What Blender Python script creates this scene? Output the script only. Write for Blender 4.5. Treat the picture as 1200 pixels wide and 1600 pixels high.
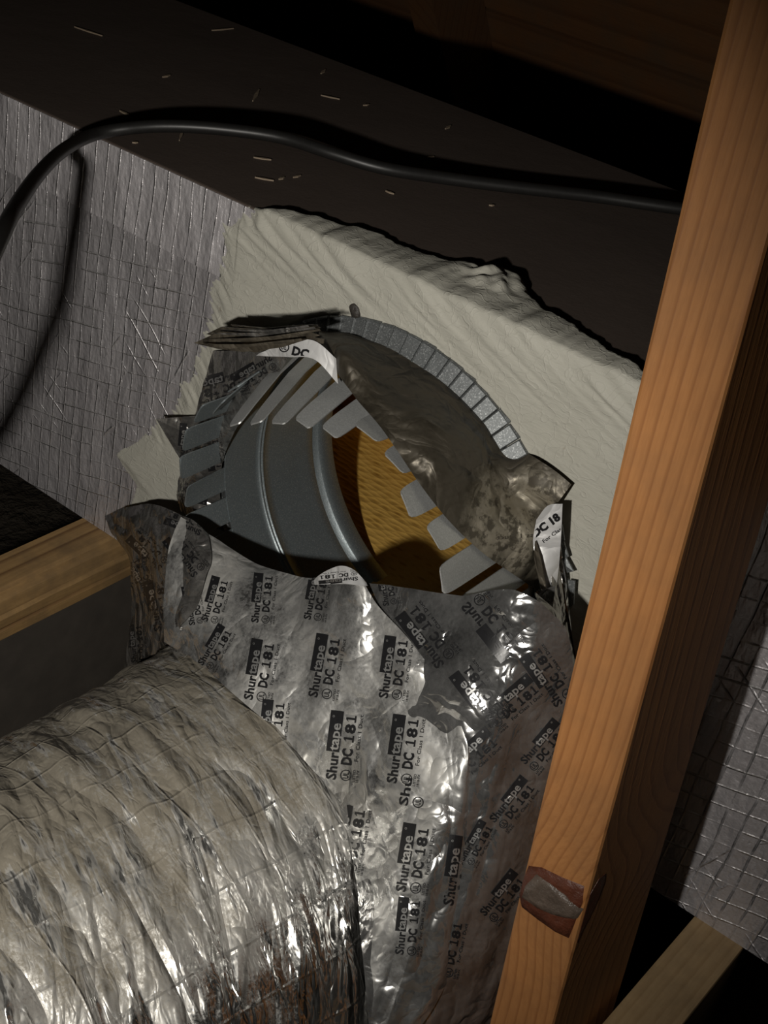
import bpy, bmesh, math, random
import numpy as np
from mathutils import Vector, Matrix
from mathutils.bvhtree import BVHTree
from mathutils import noise as mnoise

random.seed(7)
for o in list(bpy.data.objects):
    bpy.data.objects.remove(o)
SC = bpy.context.scene
COL = SC.collection

# ------------------------------------------------------------------ camera
FPX = 2219.0                                   # focal length in pixels of the 1200x1600 frame
CAM = np.array([0.4348, -0.6461, 0.5173])      # origin: centre of the take-off hole on the trunk's front face
ROT = np.array([[0.7697, -0.4344, 0.4679], [0.6220, 0.3450, -0.7029], [0.1439, 0.8320, 0.5358]])
cd = bpy.data.cameras.new('camera'); cam = bpy.data.objects.new('camera', cd); COL.objects.link(cam)
cd.sensor_fit = 'HORIZONTAL'; cd.sensor_width = 36.0; cd.lens = 36.0 * FPX / 1200.0
cd.clip_start = 0.01; cd.clip_end = 50
m = Matrix([list(ROT[i]) + [CAM[i]] for i in range(3)] + [[0, 0, 0, 1]])
cam.matrix_world = m
SC.camera = cam

# ------------------------------------------------------------------ light
W = bpy.data.worlds.new('world'); SC.world = W; W.use_nodes = True
W.node_tree.nodes['Background'].inputs[0].default_value = (0.9, 0.75, 0.6, 1)
W.node_tree.nodes['Background'].inputs[1].default_value = 0.0016
LPOS = Vector((0.300, -0.66, 0.385))
ld = bpy.data.lights.new('phone_torch', 'SPOT'); ld.energy = 19.0; ld.color = (1.0, 0.955, 0.88)
ld.spot_size = math.radians(88); ld.spot_blend = 1.0; ld.shadow_soft_size = 0.009
lo = bpy.data.objects.new('phone_torch', ld); COL.objects.link(lo); lo.location = LPOS
lo.rotation_euler = (Vector((-0.20, 0.0, -0.01)) - LPOS).to_track_quat('-Z', 'Y').to_euler()
SC.view_settings.view_transform = 'Standard'; SC.view_settings.look = 'None'
SC.view_settings.gamma = 1.0; SC.view_settings.use_curve_mapping = False
SC.view_settings.exposure = 0.0

# ------------------------------------------------------------------ pixel helpers
def ray(px, py):
    return ROT @ np.array([(px - 600) / FPX, -(py - 800) / FPX, -1.0])
def PY(px, py, y):                              # point seen at a pixel, standing at depth y (trunk face is y = 0)
    q = ray(px, py); return CAM + q * ((y - CAM[1]) / q[1])
def PZ(px, py, z):
    q = ray(px, py); return CAM + q * ((z - CAM[2]) / q[2])
def PCYL(px, py, cx, cz, r, far=False):         # point seen at a pixel on a cylinder that runs along y
    q = ray(px, py); ox, oz = CAM[0] - cx, CAM[2] - cz
    a = q[0] ** 2 + q[2] ** 2; b = q[0] * ox + q[2] * oz; c = ox * ox + oz * oz - r * r
    d = b * b - a * c
    t = -b / a if d < 0 else (-b + (1 if far else -1) * math.sqrt(d)) / a
    return CAM + q * t

# ------------------------------------------------------------------ node helpers
class NT:
    def __init__(s, name):
        s.m = bpy.data.materials.new(name); s.m.use_nodes = True
        s.t = s.m.node_tree; s.b = s.t.nodes['Principled BSDF']
    def n(s, kind, ins=None, **kw):
        nd = s.t.nodes.new(kind)
        for k, v in kw.items(): setattr(nd, k, v)
        for k, v in (ins or {}).items(): s.set(nd.inputs[k], v)
        return nd
    def set(s, sock, v):
        if isinstance(v, bpy.types.NodeSocket): s.t.links.new(v, sock)
        else: sock.default_value = v
    def coord(s, kind='Object', scale=(1, 1, 1), rot=(0, 0, 0), loc=(0, 0, 0)):
        tc = s.n('ShaderNodeTexCoord'); mp = s.n('ShaderNodeMapping', {'Vector': tc.outputs[kind], 'Scale': scale, 'Rotation': rot, 'Location': loc})
        return mp.outputs[0]
    def noise(s, vec, scale, detail=4, rough=0.55, dist=0.0):
        return s.n('ShaderNodeTexNoise', {'Vector': vec, 'Scale': scale, 'Detail': detail, 'Roughness': rough, 'Distortion': dist}).outputs[0]
    def ramp(s, fac, stops, mode='LINEAR'):
        r = s.n('ShaderNodeValToRGB', {'Fac': fac}); e = r.color_ramp.elements; r.color_ramp.interpolation = mode
        while len(e) < len(stops): e.new(0.5)
        for el, (p, c) in zip(e, stops):
            el.position = p; el.color = c if len(c) == 4 else (*c, 1)
        return r.outputs[0]
    def math(s, op, a, b=0.0, c=0.0):
        nd = s.n('ShaderNodeMath', operation=op); s.set(nd.inputs[0], a); s.set(nd.inputs[1], b); s.set(nd.inputs[2], c)
        return nd.outputs[0]
    def mix(s, fac, a, b):
        nd = s.n('ShaderNodeMix', data_type='RGBA'); s.set(nd.inputs[0], fac)
        for sock, v in ((nd.inputs[6], a), (nd.inputs[7], b)):
            if isinstance(v, tuple) and len(v) == 3: v = (*v, 1)
            s.set(sock, v)
        return nd.outputs[2]
    def bump(s, h, strength, dist=0.001, prev=None):
        ins = {'Height': h, 'Strength': strength, 'Distance': dist}
        if prev is not None: ins['Normal'] = prev
        return s.n('ShaderNodeBump', ins).outputs[0]
    def out(s, base=None, rough=None, metal=None, normal=None, **kw):
        for k, v in (('Base Color', base), ('Roughness', rough), ('Metallic', metal), ('Normal', normal)):
            if v is not None:
                if isinstance(v, tuple) and len(v) == 3: v = (*v, 1)
                s.set(s.b.inputs[k], v)
        for k, v in kw.items(): s.set(s.b.inputs[k.replace('_', ' ')], v)
        return s.m
def grey(c): return (c, c, c)

def lines(t, vec, axis, freq, width, wobble=0.0, wscale=20.0):
    """thin raised threads: 1 on the thread, 0 between"""
    sp = t.n('ShaderNodeSeparateXYZ', {'Vector': vec})
    v = t.math('MULTIPLY', sp.outputs[axis], freq)
    if wobble:
        v = t.math('ADD', v, t.math('MULTIPLY', t.noise(vec, wscale, 2), wobble))
    f = t.math('ABSOLUTE', t.math('SUBTRACT', t.math('FRACT', v), 0.5))
    return t.math('SUBTRACT', 1.0, t.math('SMOOTH_MIN', t.math('DIVIDE', f, width), 1.0, 0.3))

def mat_trunk_foil(name='trunk_foil', gain=1.22, metal=0.6):
    t = NT(name); v = t.coord()
    v2 = t.coord(rot=(0, math.radians(12), 0)); v3 = t.coord(rot=(0, math.radians(-38), 0)); v4 = t.coord(rot=(0, math.radians(-4), 0)); v5 = t.coord(rot=(0, math.radians(58), 0))
    def patch(sc, a, b_): return t.ramp(t.noise(v, sc, 5, 0.65), [(a, grey(0)), (b_, grey(1))])
    sp = t.n('ShaderNodeSeparateXYZ', {'Vector': v})
    low = t.ramp(t.math('ADD', sp.outputs[2], t.math('MULTIPLY', t.noise(v, 20, 3), 0.02)), [(0.112, grey(1)), (0.135, grey(0))])   # the plain seam strip has only upright creases
    la = t.math('MULTIPLY', lines(t, v4, 0, 86, 0.07, 0.9, 11), t.math('ADD', 0.25, patch(30, 0.42, 0.58)))
    lb = t.math('MULTIPLY', t.math('MULTIPLY', lines(t, v2, 2, 72, 0.06, 0.8, 8), t.math('ADD', 0.15, patch(26, 0.45, 0.56))), low)
    lc = t.math('MULTIPLY', t.math('MULTIPLY', lines(t, v3, 2, 64, 0.06, 1.8, 7), patch(12, 0.56, 0.64)), low)
    le = t.math('MULTIPLY', t.math('MULTIPLY', lines(t, v5, 2, 52, 0.05, 2.4, 7), patch(15, 0.56, 0.62)), low)
    fine = t.noise(v, 260, 5, 0.65); big = t.noise(t.coord(scale=(1, 1, 0.35)), 34, 4, 0.6)
    h = t.math('MAXIMUM', t.math('MAXIMUM', la, lb), t.math('MAXIMUM', lc, le))
    nb = t.bump(big, 0.8, 0.010); nb = t.bump(h, 1.0, 0.0012, nb); nb = t.bump(fine, 0.7, 0.0012, nb)
    dirt = t.noise(v, 11, 6, 0.62)
    base = t.mix(dirt, tuple(gain * c for c in (0.34, 0.32, 0.33)), tuple(gain * c for c in (0.56, 0.54, 0.555)))
    base = t.mix(t.math('MULTIPLY', t.math('MAXIMUM', lb, t.math('MULTIPLY', h, 0.5)), 0.75), base, (0.80, 0.78, 0.77))  # glints along the threads are painted into the base colour
    return t.out(base, t.ramp(fine, [(0.3, grey(0.30)), (0.7, grey(0.48))]), metal, nb)
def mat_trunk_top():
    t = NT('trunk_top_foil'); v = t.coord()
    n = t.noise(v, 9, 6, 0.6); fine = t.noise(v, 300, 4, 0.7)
    base = t.mix(n, (0.060, 0.045, 0.037), (0.10, 0.077, 0.064))  # brown paints in the foil's grazing shade and dark reflection
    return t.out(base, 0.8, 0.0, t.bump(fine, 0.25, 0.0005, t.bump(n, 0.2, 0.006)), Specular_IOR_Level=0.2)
def mat_liner():
    t = NT('fibreglass_liner'); v = t.coord(scale=(1, 1, 1), rot=(0, 0, math.radians(32)))
    w = t.n('ShaderNodeTexVoronoi', {'Vector': t.coord(scale=(75, 190, 120), rot=(0, 0, math.radians(24))), 'Scale': 1.0, 'Randomness': 0.55}).outputs[0]
    n = t.noise(v, 60, 5, 0.6)
    c = t.mix(n, (0.47, 0.27, 0.055), (0.70, 0.44, 0.115))
    c = t.mix(t.ramp(w, [(0.12, grey(0.75)), (0.42, grey(0))]), c, (0.25, 0.115, 0.012))
    return t.out(c, 0.95, 0.0, t.bump(w, 0.7, 0.002), Specular_IOR_Level=0.1)
def mat_mastic():
    t = NT('mastic'); v = t.coord()
    n = t.noise(v, 14, 5, 0.6, 0.6); f = t.noise(t.coord(rot=(0, 0.5, 0), scale=(1, 1, 3.2)), 42, 6, 0.62, 1.4); g = t.noise(v, 420, 3, 0.6)
    crease = t.n('ShaderNodeTexVoronoi', {'Vector': t.n('ShaderNodeVectorMath', {0: v, 1: t.n('ShaderNodeTexNoise', {'Vector': v, 'Scale': 20.0, 'Detail': 3.0}).outputs[1]}, operation='ADD').outputs[0], 'Scale': 9.0}, feature='DISTANCE_TO_EDGE').outputs[0]
    cr = t.ramp(crease, [(0.0, grey(1)), (0.045, grey(0))])
    base = t.mix(n, (0.355, 0.345, 0.295), (0.45, 0.44, 0.385))
    base = t.mix(t.math('MULTIPLY', t.ramp(t.noise(v, 70, 4, 0.7), [(0.68, grey(0)), (0.76, grey(1))]), 0.35), base, (0.17, 0.12, 0.08))
    st = t.noise(t.coord(rot=(0, math.radians(-24), 0), scale=(9, 60, 75)), 1.0, 4, 0.6, 0.5)
    nb = t.bump(f, 0.26, 0.004); nb = t.bump(st, 0.22, 0.003, nb); nb = t.bump(cr, 0.25, 0.0015, nb); nb = t.bump(g, 0.15, 0.0005, nb)
    return t.out(base, 0.62, 0.0, nb, Specular_IOR_Level=0.35)
def mat_galv(name, a, b, rough):
    t = NT(name); v = t.coord()
    s1 = t.n('ShaderNodeTexVoronoi', {'Vector': v, 'Scale': 900.0}); s2 = t.noise(v, 900, 3, 0.7); n = t.noise(v, 30, 5, 0.6)
    base = t.mix(t.math('MULTIPLY_ADD', s1.outputs[0], 0.5, t.math('MULTIPLY', n, 0.7)), a, b)
    spk = t.ramp(t.noise(v, 1100, 2, 0.6), [(0.56, grey(0)), (0.68, grey(1))])
    base = t.mix(t.math('MULTIPLY', spk, 0.4), base, (0.72, 0.74, 0.74))
    return t.out(base, rough, 0.72, t.bump(s2, 0.22, 0.0004, t.bump(n, 0.15, 0.004)))
def mat_tape(name, base_a, base_b, rough=0.2, dust=0.4, dustcol=(0.30, 0.27, 0.215), crinkle=1.0, metal=0.95, residue=None, settle=False):
    t = NT(name); v = t.coord()
    wv = t.n('ShaderNodeVectorMath', {0: v, 1: t.n('ShaderNodeVectorMath', {0: t.n('ShaderNodeTexNoise', {'Vector': v, 'Scale': 18.0, 'Detail': 3.0}).outputs[1], 'Scale': 0.05}, operation='SCALE').outputs[0]}, operation='ADD').outputs[0]
    def fold(sc, seed, stretch=(1, 1, 1)):           # sharp creases
        n_ = t.noise(t.n('ShaderNodeVectorMath', {0: wv, 1: (seed, seed * .7, -seed)}, operation='ADD').outputs[0], sc, 1.5, 0.5, 0.4)
        return t.math('ABSOLUTE', t.math('SUBTRACT', n_, 0.5))
    h = t.math('ADD', t.math('MULTIPLY', fold(15, 1.3), 1.0), t.math('ADD', t.math('MULTIPLY', fold(34, 5.1), 0.42), t.math('MULTIPLY', fold(85, 9.7), 0.12)))
    nb = t.bump(h, 0.85 * crinkle, 0.030); nb = t.bump(t.noise(v, 800, 3), 0.06, 0.0004, nb)
    d = t.noise(v, 24, 6, 0.66); d2 = t.noise(v, 500, 3, 0.7)
    mask = t.math('MULTIPLY', t.ramp(t.math('ADD', t.math('MULTIPLY', d, 0.75), t.math('MULTIPLY', d2, 0.25)), [(0.36, grey(0)), (0.66, grey(1))]), dust)
    if settle:                                      # dust lies on the side turned up and away from the stud
        sp = t.n('ShaderNodeSeparateXYZ', {'Vector': t.n('ShaderNodeNewGeometry').outputs['True Normal']})
        up_ = t.math('ABSOLUTE', sp.outputs[2])
        mask = t.math('MULTIPLY', mask, t.ramp(t.math('SUBTRACT', up_, t.math('MULTIPLY', t.math('ABSOLUTE', sp.outputs[0]), 0.8)), [(-0.25, grey(0.15)), (0.5, grey(1))]))
    base = t.mix(mask, t.mix(d, base_a, base_b), dustcol)
    if residue:                                     # whitish glue left at one end, spotted with dirt
        dist = t.n('ShaderNodeVectorMath', {0: v, 1: residue}, operation='DISTANCE').outputs['Value']
        near = t.math('SUBTRACT', t.math('ADD', 1.0, t.math('MULTIPLY', t.noise(v, 45, 5, 0.7), 0.9)), t.math('DIVIDE', dist, 0.036))
        res = t.ramp(near, [(0.32, grey(0)), (0.75, grey(1))])
        spots = t.ramp(t.noise(v, 130, 4, 0.65), [(0.50, grey(1)), (0.58, grey(0.12))])
        base = t.mix(t.math('MULTIPLY', t.math('MULTIPLY', res, spots), 0.75), base, (0.30, 0.27, 0.21))
    return t.out(base, t.math('MULTIPLY_ADD', mask, 0.55, rough), t.math('MULTIPLY', t.math('SUBTRACT', 1.0, mask), metal), nb)
def mat_jacket():
    t = NT('duct_jacket_foil'); v = t.coord(); uv = t.coord('UV')
    sk = t.coord('UV', rot=(0, 0, math.radians(-7)))
    ga = lines(t, sk, 0, 34, 0.045, 0.3, 12); gb = lines(t, sk, 1, 38, 0.04, 0.4, 10)
    def fold(a, b_, sc, rz=0.0):
        n_ = t.noise(t.n('ShaderNodeMapping', {'Vector': t.coord('UV', rot=(0, 0, rz - 0.345)), 'Scale': (a, b_, 1)}).outputs[0], sc, 2.0, 0.5, 0.5)
        return t.math('ABSOLUTE', t.math('SUBTRACT', n_, 0.5))
    cw = t.math('ADD', fold(6, 17, 1.0, 0.08), t.math('ADD', t.math('MULTIPLY', fold(14, 46, 1.0, -0.12), 0.45), t.math('MULTIPLY', fold(60, 130, 1.0), 0.10)))
    nb = t.bump(cw, 0.9, 0.034)
    nb = t.bump(t.math('MULTIPLY', t.math('MAXIMUM', ga, gb), t.ramp(t.noise(v, 26, 4, 0.6), [(0.40, grey(0.15)), (0.56, grey(1))])), 0.7, 0.0009, nb)
    geo = t.n('ShaderNodeNewGeometry'); sp = t.n('ShaderNodeSeparateXYZ', {'Vector': geo.outputs['Normal']})
    sx = t.math('SUBTRACT', sp.outputs[2], t.math('MULTIPLY', sp.outputs[0], 0.75))   # dust has settled on the side away from the stud
    d = t.noise(v, 13, 6, 0.66); d2 = t.noise(v, 620, 3, 0.75)
    k = t.math('ADD', t.math('MULTIPLY', sx, 0.42), t.math('ADD', t.math('MULTIPLY', d, 0.9), t.math('MULTIPLY', d2, 0.35)))
    mask = t.ramp(k, [(0.68, grey(0.03)), (1.0, grey(0.95))])
    wipe = t.ramp(t.noise(t.n('ShaderNodeMapping', {'Vector': t.coord('UV', rot=(0, 0, -0.345)), 'Scale': (14, 75, 1)}).outputs[0], 1.0, 4, 0.7), [(0.54, grey(1)), (0.62, grey(0.1))])
    mask = t.math('MULTIPLY', mask, wipe)
    base = t.mix(mask, (0.68, 0.675, 0.65), t.mix(d2, (0.115, 0.099, 0.072), (0.205, 0.18, 0.135)))
    return t.out(base, t.math('MULTIPLY_ADD', mask, 0.6, 0.18), t.math('SUBTRACT', 1.0, mask), nb)
def mat_wood(name, light, dark, period=0.0052, grain_axis='Z', knot=None, contrast=0.75, grime=0.0):
    t = NT(name); tc = t.n('ShaderNodeTexCoord').outputs['Object']
    sp = t.n('ShaderNodeSeparateXYZ', {'Vector': tc})
    ax = {'X': 0, 'Y': 1, 'Z': 2}[grain_axis]; oth = [i for i in range(3) if i != ax]
    L = sp.outputs[ax]; A = sp.outputs[oth[0]]; B = sp.outputs[oth[1]]
    if knot is not None:                          # grain swings round the knot
        dz = t.math('SUBTRACT', L, knot)
        g = t.math('POWER', 2.71828, t.math('MULTIPLY', t.math('MULTIPLY', dz, dz), -420.0))
        A = t.math('ADD', A, t.math('MULTIPLY', g, 0.028)); B = t.math('ADD', B, t.math('MULTIPLY', g, 0.03))
    c = t.n('ShaderNodeCombineXYZ', {0: A, 1: B, 2: t.math('MULTIPLY', L, 0.09)}).outputs[0]
    off = t.n('ShaderNodeVectorMath', {0: c, 1: (0.07, -0.03, 0.0)}, operation='ADD').outputs[0]
    wv = t.n('ShaderNodeTexWave', {'Vector': off, 'Scale': 0.314 / period, 'Distortion': 2.2, 'Detail': 2.0, 'Detail Scale': 0.5}, wave_type='RINGS', rings_direction='Z', wave_profile='SAW')
    fib = t.noise(t.n('ShaderNodeVectorMath', {0: c, 1: (1, 1, 1)}, operation='MULTIPLY').outputs[0], 420, 4, 0.65)
    big = t.noise(c, 28, 4, 0.6); blot = t.noise(tc, 17, 5, 0.65)
    band = t.ramp(wv.outputs[1], [(0.0, grey(0)), (0.62, grey(0.10)), (0.90, grey(1)), (1.0, grey(0.15))])
    mixf = t.math('MULTIPLY', band, contrast)
    base = t.mix(mixf, t.mix(big, light, tuple(x * 0.78 for x in light)), dark)
    base = t.mix(t.math('MULTIPLY', t.ramp(fib, [(0.4, grey(0)), (0.75, grey(1))]), 0.35), base, dark)
    if grime: base = t.mix(t.math('MULTIPLY', t.ramp(blot, [(0.4, grey(0)), (0.7, grey(1))]), grime), base, (0.07, 0.05, 0.032))
    nb = t.bump(fib, 0.25, 0.0007); nb = t.bump(band, 0.12, 0.0006, nb)
    return t.out(base, 0.62, 0.0, nb, Specular_IOR_Level=0.3)
def mat_plain(name, col, rough=0.6, metal=0.0, scale=60, var=0.25, bump=0.2, bd=0.002, spec=0.4):
    t = NT(name); n = t.noise(t.coord(), scale, 5, 0.6)
    return t.out(t.mix(n, tuple(c * (1 - var) for c in col), tuple(min(1, c * (1 + var)) for c in col)), rough, metal, t.bump(n, bump, bd), Specular_IOR_Level=spec)

M = {}
M['foil'] = mat_trunk_foil(); M['strip'] = mat_trunk_foil('seam_strip_foil', 1.48, 0.55); M['top'] = mat_trunk_top(); M['liner'] = mat_liner(); M['mastic'] = mat_mastic()  # strip foil is brightened: its specular sheen is put into the base
M['galv'] = mat_galv('galvanised_sleeve', (0.20, 0.235, 0.25), (0.33, 0.375, 0.39), 0.42)
M['tab'] = mat_galv('galvanised_tab_lit', (0.36, 0.37, 0.37), (0.56, 0.57, 0.56), 0.50)  # same metal made paler: light on the facing tabs is in the colour
M['flange'] = mat_galv('galvanised_flange', (0.085, 0.093, 0.096), (0.20, 0.21, 0.212), 0.58)
M['tape'] = mat_tape('silver_tape', (0.56, 0.56, 0.55), (0.70, 0.70, 0.69), 0.20, 0.72, (0.25, 0.235, 0.20), 0.68, settle=True)
M['tape_lit'] = mat_tape('silver_tape_lit', (0.66, 0.66, 0.66), (0.78, 0.78, 0.78), 0.38, 0.2, (0.5, 0.49, 0.47), 0.5, 0.45)  # same silver tape, base paled to paint in light on facing scraps
M['tape_clear'] = mat_tape('silver_tape_clean', (0.46, 0.46, 0.46), (0.60, 0.60, 0.59), 0.11, 0.12, (0.16, 0.14, 0.12), crinkle=0.62)
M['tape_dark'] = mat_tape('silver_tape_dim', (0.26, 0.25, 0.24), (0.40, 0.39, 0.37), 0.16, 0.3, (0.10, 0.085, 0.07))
M['tape_back'] = mat_tape('tape_adhesive_side', (0.10, 0.085, 0.064), (0.20, 0.175, 0.135), 0.24, 0.7, (0.050, 0.041, 0.029), 0.9, 0.8)
M['flap'] = mat_tape('flap_adhesive_side', (0.055, 0.047, 0.034), (0.11, 0.096, 0.072), 0.30, 0.75, (0.032, 0.026, 0.018), 0.8, 0.7, residue=tuple(PCYL(800, 830, 0.004, 0.013, 0.135)))
M['ink'] = mat_plain('black_ink', (0.012, 0.012, 0.013), 0.35, 0, 300, 0.3, 0.05, 0.0003)
M['letter'] = mat_plain('silver_letter', (0.6, 0.6, 0.59), 0.3, 0.8, 300, 0.1, 0.05, 0.0003)
M['faint'] = mat_plain('faded_ink', (0.05, 0.043, 0.033), 0.45, 0, 300, 0.4, 0.05, 0.0003)
M['jacket'] = mat_jacket()
M['stud'] = mat_wood('stud_wood', (0.37, 0.165, 0.055), (0.19, 0.07, 0.02), 0.0046, 'Z', -0.005, 0.62, 0.28)
M['joist'] = mat_wood('joist_wood', (0.33, 0.205, 0.085), (0.11, 0.055, 0.02), 0.010, 'Y', None, 0.95, 0.75)
M['oldwood'] = mat_wood('beam_wood', (0.36, 0.25, 0.13), (0.2, 0.12, 0.05), 0.007, 'Y', None, 0.4, 0.5)
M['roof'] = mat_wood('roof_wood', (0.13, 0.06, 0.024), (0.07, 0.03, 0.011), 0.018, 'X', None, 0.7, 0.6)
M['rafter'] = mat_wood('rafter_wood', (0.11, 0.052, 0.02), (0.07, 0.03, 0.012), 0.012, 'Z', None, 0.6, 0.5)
M['cable'] = mat_plain('black_cable', (0.012, 0.0115, 0.011), 0.42, 0, 200, 0.3, 0.1, 0.0005)
M['knot'] = mat_plain('knot_bark', (0.075, 0.022, 0.011), 0.45, 0, 120, 0.6, 0.7, 0.003)
M['pith'] = mat_plain('knot_pitch', (0.085, 0.064, 0.05), 0.35, 0, 90, 0.5, 0.7, 0.004)
M['fluff'] = mat_plain('loose_insulation', (0.045, 0.038, 0.03), 0.95, 0, 70, 0.6, 1.0, 0.02, 0.05)
M['chip'] = mat_plain('wood_chip', (0.22, 0.17, 0.12), 0.7, 0, 200, 0.3)
M['dim'] = mat_plain('shaded_block', (0.05, 0.042, 0.034), 0.85, 0, 40, 0.4)  # shade below the joist is painted into this dark block colour
M['black'] = mat_plain('black_liner', (0.015, 0.014, 0.013), 0.6)
M['lump'] = mat_plain('dark_mastic', (0.03, 0.026, 0.022), 0.5, 0, 150, 0.4, 0.6, 0.003)

# ------------------------------------------------------------------ object helpers
def empty(name, label, cat, loc=(0, 0, 0), group=None):
    o = bpy.data.objects.new(name, None); COL.objects.link(o); o.location = loc; o.empty_display_size = 0.05
    tag(o, label, cat, group); return o
def tag(o, label, cat, group=None):
    o['label'] = label; o['category'] = cat
    if group: o['group'] = group
def link(name, me, mats, parent=None, smooth=False):
    o = bpy.data.objects.new(name, me); COL.objects.link(o)
    if mats is not None and not me.materials:
        for k in (mats if isinstance(mats, (list, tuple)) else [mats]): me.materials.append(M[k])
    if smooth: me.polygons.foreach_set('use_smooth', [True] * len(me.polygons))
    if parent is not None:
        o.parent = parent
        p = parent; off = Vector()
        while p is not None: off += p.location; p = p.parent
        o.location = -off
    return o
def mesh(name, verts, faces):
    me = bpy.data.meshes.new(name); me.from_pydata([tuple(map(float, v)) for v in verts], [], faces); me.update(); return me
def box_mesh(name, lo_, hi_, bevel=0.0, seg=2, top=None):
    bm = bmesh.new(); bmesh.ops.create_cube(bm, size=1)
    for v in bm.verts: v.co = Vector([lo_[i] + (v.co[i] + .5) * (hi_[i] - lo_[i]) for i in range(3)])
    if bevel: bmesh.ops.bevel(bm, geom=bm.edges[:], offset=bevel, segments=seg, affect='EDGES', profile=0.6)
    me = bpy.data.meshes.new(name); bm.to_mesh(me); bm.free(); return me
def cr(n, k):
    """Catmull-Rom weights: n samples over k control points"""
    Wm = np.zeros((n, k))
    for i, s in enumerate(np.linspace(0, k - 1, n)):
        j = min(int(s), k - 2); f = s - j
        w = [-.5 * f + f * f - .5 * f ** 3, 1 - 2.5 * f * f + 1.5 * f ** 3, .5 * f + 2 * f * f - 1.5 * f ** 3, -.5 * f * f + .5 * f ** 3]
        for d, ww in zip((-1, 0, 1, 2), w):
            q = j + d
            if q < 0: Wm[i, 0] += 2 * ww; Wm[i, 1] -= ww
            elif q > k - 1: Wm[i, k - 1] += 2 * ww; Wm[i, k - 2] -= ww
            else: Wm[i, q] += ww
    return Wm
def crumple(U, V, seed, freq):
    """folded-foil height field, about -1..1"""
    rg = np.random.RandomState(seed); H = np.zeros_like(U)
    wu = U + 0.10 / freq * np.sin(V * freq * 5.1 + rg.rand() * 6) ; wv = V + 0.10 / freq * np.sin(U * freq * 4.3 + rg.rand() * 6)
    for i in range(7):
        a = rg.rand() * math.pi; f = freq * (0.6 + 1.9 * rg.rand()); ph = rg.rand()
        q = (wu * math.cos(a) + wv * math.sin(a)) * f + ph + 0.35 * np.sin((wv * math.cos(a) - wu * math.sin(a)) * f * 2.3 + rg.rand() * 6)
        tri = 1 - np.abs(2 * (q - np.floor(q)) - 1)
        mod = 0.5 + 0.5 * np.sin((wu * math.sin(a * 3 + 1) + wv * math.cos(a * 2)) * freq * 3 + rg.rand() * 6)
        H += (tri - 0.5) * mod * freq / f
    return H / 2.2
def sheet(name, ctrl, nu, nv, mat, parent, amp=0.0, freq=18.0, seed=1, edge=0.0, keep=False, thick=0.0):
    """smooth film through a grid of control points, crumpled along its normal"""
    C = np.array(ctrl, float); r, c, _ = C.shape
    P = np.einsum('ir,rck,jc->ijk', cr(nu, r), C, cr(nv, c))
    du = np.gradient(P, axis=0); dv = np.gradient(P, axis=1)
    N = np.cross(du, dv); N /= np.linalg.norm(N, axis=2, keepdims=True) + 1e-12
    if (N * (CAM - P)).sum() < 0: N = -N
    if amp:
        U = np.cumsum(np.linalg.norm(du, axis=2), axis=0); V = np.cumsum(np.linalg.norm(dv, axis=2), axis=1)
        P = P + N * (amp * crumple(U, V, seed, freq))[..., None]
    if edge:                                         # torn, uneven first row
        rg = np.random.RandomState(seed + 50)
        j = np.interp(np.arange(nv), np.linspace(0, nv, 24), rg.randn(24)) * edge
        w = np.clip(1 - np.arange(nu) / (nu * 0.12), 0, 1)[:, None]
        P = P + (P[:1] - P[min(nu - 1, 6):min(nu - 1, 6) + 1]) / 0.01 * 0 + N * 0
        P[..., 2] += w * j[None, :]
    idx = np.arange(nu * nv).reshape(nu, nv)
    F = np.stack([idx[:-1, :-1], idx[1:, :-1], idx[1:, 1:], idx[:-1, 1:]], -1).reshape(-1, 4)
    me = mesh(name, P.reshape(-1, 3), F.tolist())
    o = link(name, me, mat, parent, True)
    if thick:
        md = o.modifiers.new('thickness', 'SOLIDIFY'); md.thickness = thick; md.offset = -1
    bvh = BVHTree.FromPolygons([Vector(p) for p in P.reshape(-1, 3)], F.tolist())
    return o, bvh
def film(name, pts, mat, parent, thick=0.0006):
    """small flat-sided scrap of tape: polygon through 3-D points, fanned about its middle, with thickness"""
    P = [np.array(p, float) for p in pts]; c = sum(P) / len(P); k = len(P)
    n = np.zeros(3)
    for i in range(k): n += np.cross(P[i] - c, P[(i + 1) % k] - c)
    n /= np.linalg.norm(n)
    if n @ (CAM - c) < 0: n = -n
    V = [p for p in P] + [c + n * 0.0012] + [p - n * thick for p in P] + [c + n * (0.0012 - thick)]
    F = [(i, (i + 1) % k, k) for i in range(k)] + [((i + 1) % k + k + 1, i + k + 1, 2 * k + 1) for i in range(k)]
    F += [(i, i + k + 1, (i + 1) % k + k + 1, (i + 1) % k) for i in range(k)]
    me = mesh(name, V, F); bm = bmesh.new(); bm.from_mesh(me); bmesh.ops.recalc_face_normals(bm, faces=bm.faces[:]); bm.to_mesh(me); bm.free()
    o = link(name, me, mat, parent)
    return o, BVHTree.FromPolygons([Vector(v) for v in V[:k + 1]], [f for f in F[:k]])

# ================================================================== SETTING
ZT, ZB, DEP = 0.183, -0.129, 0.309
FLOOR = -0.392
CX, CZ, RS, RF = 0.004, 0.013, 0.125, 0.1415          # take-off collar: centre, sleeve radius, flange radius

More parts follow.
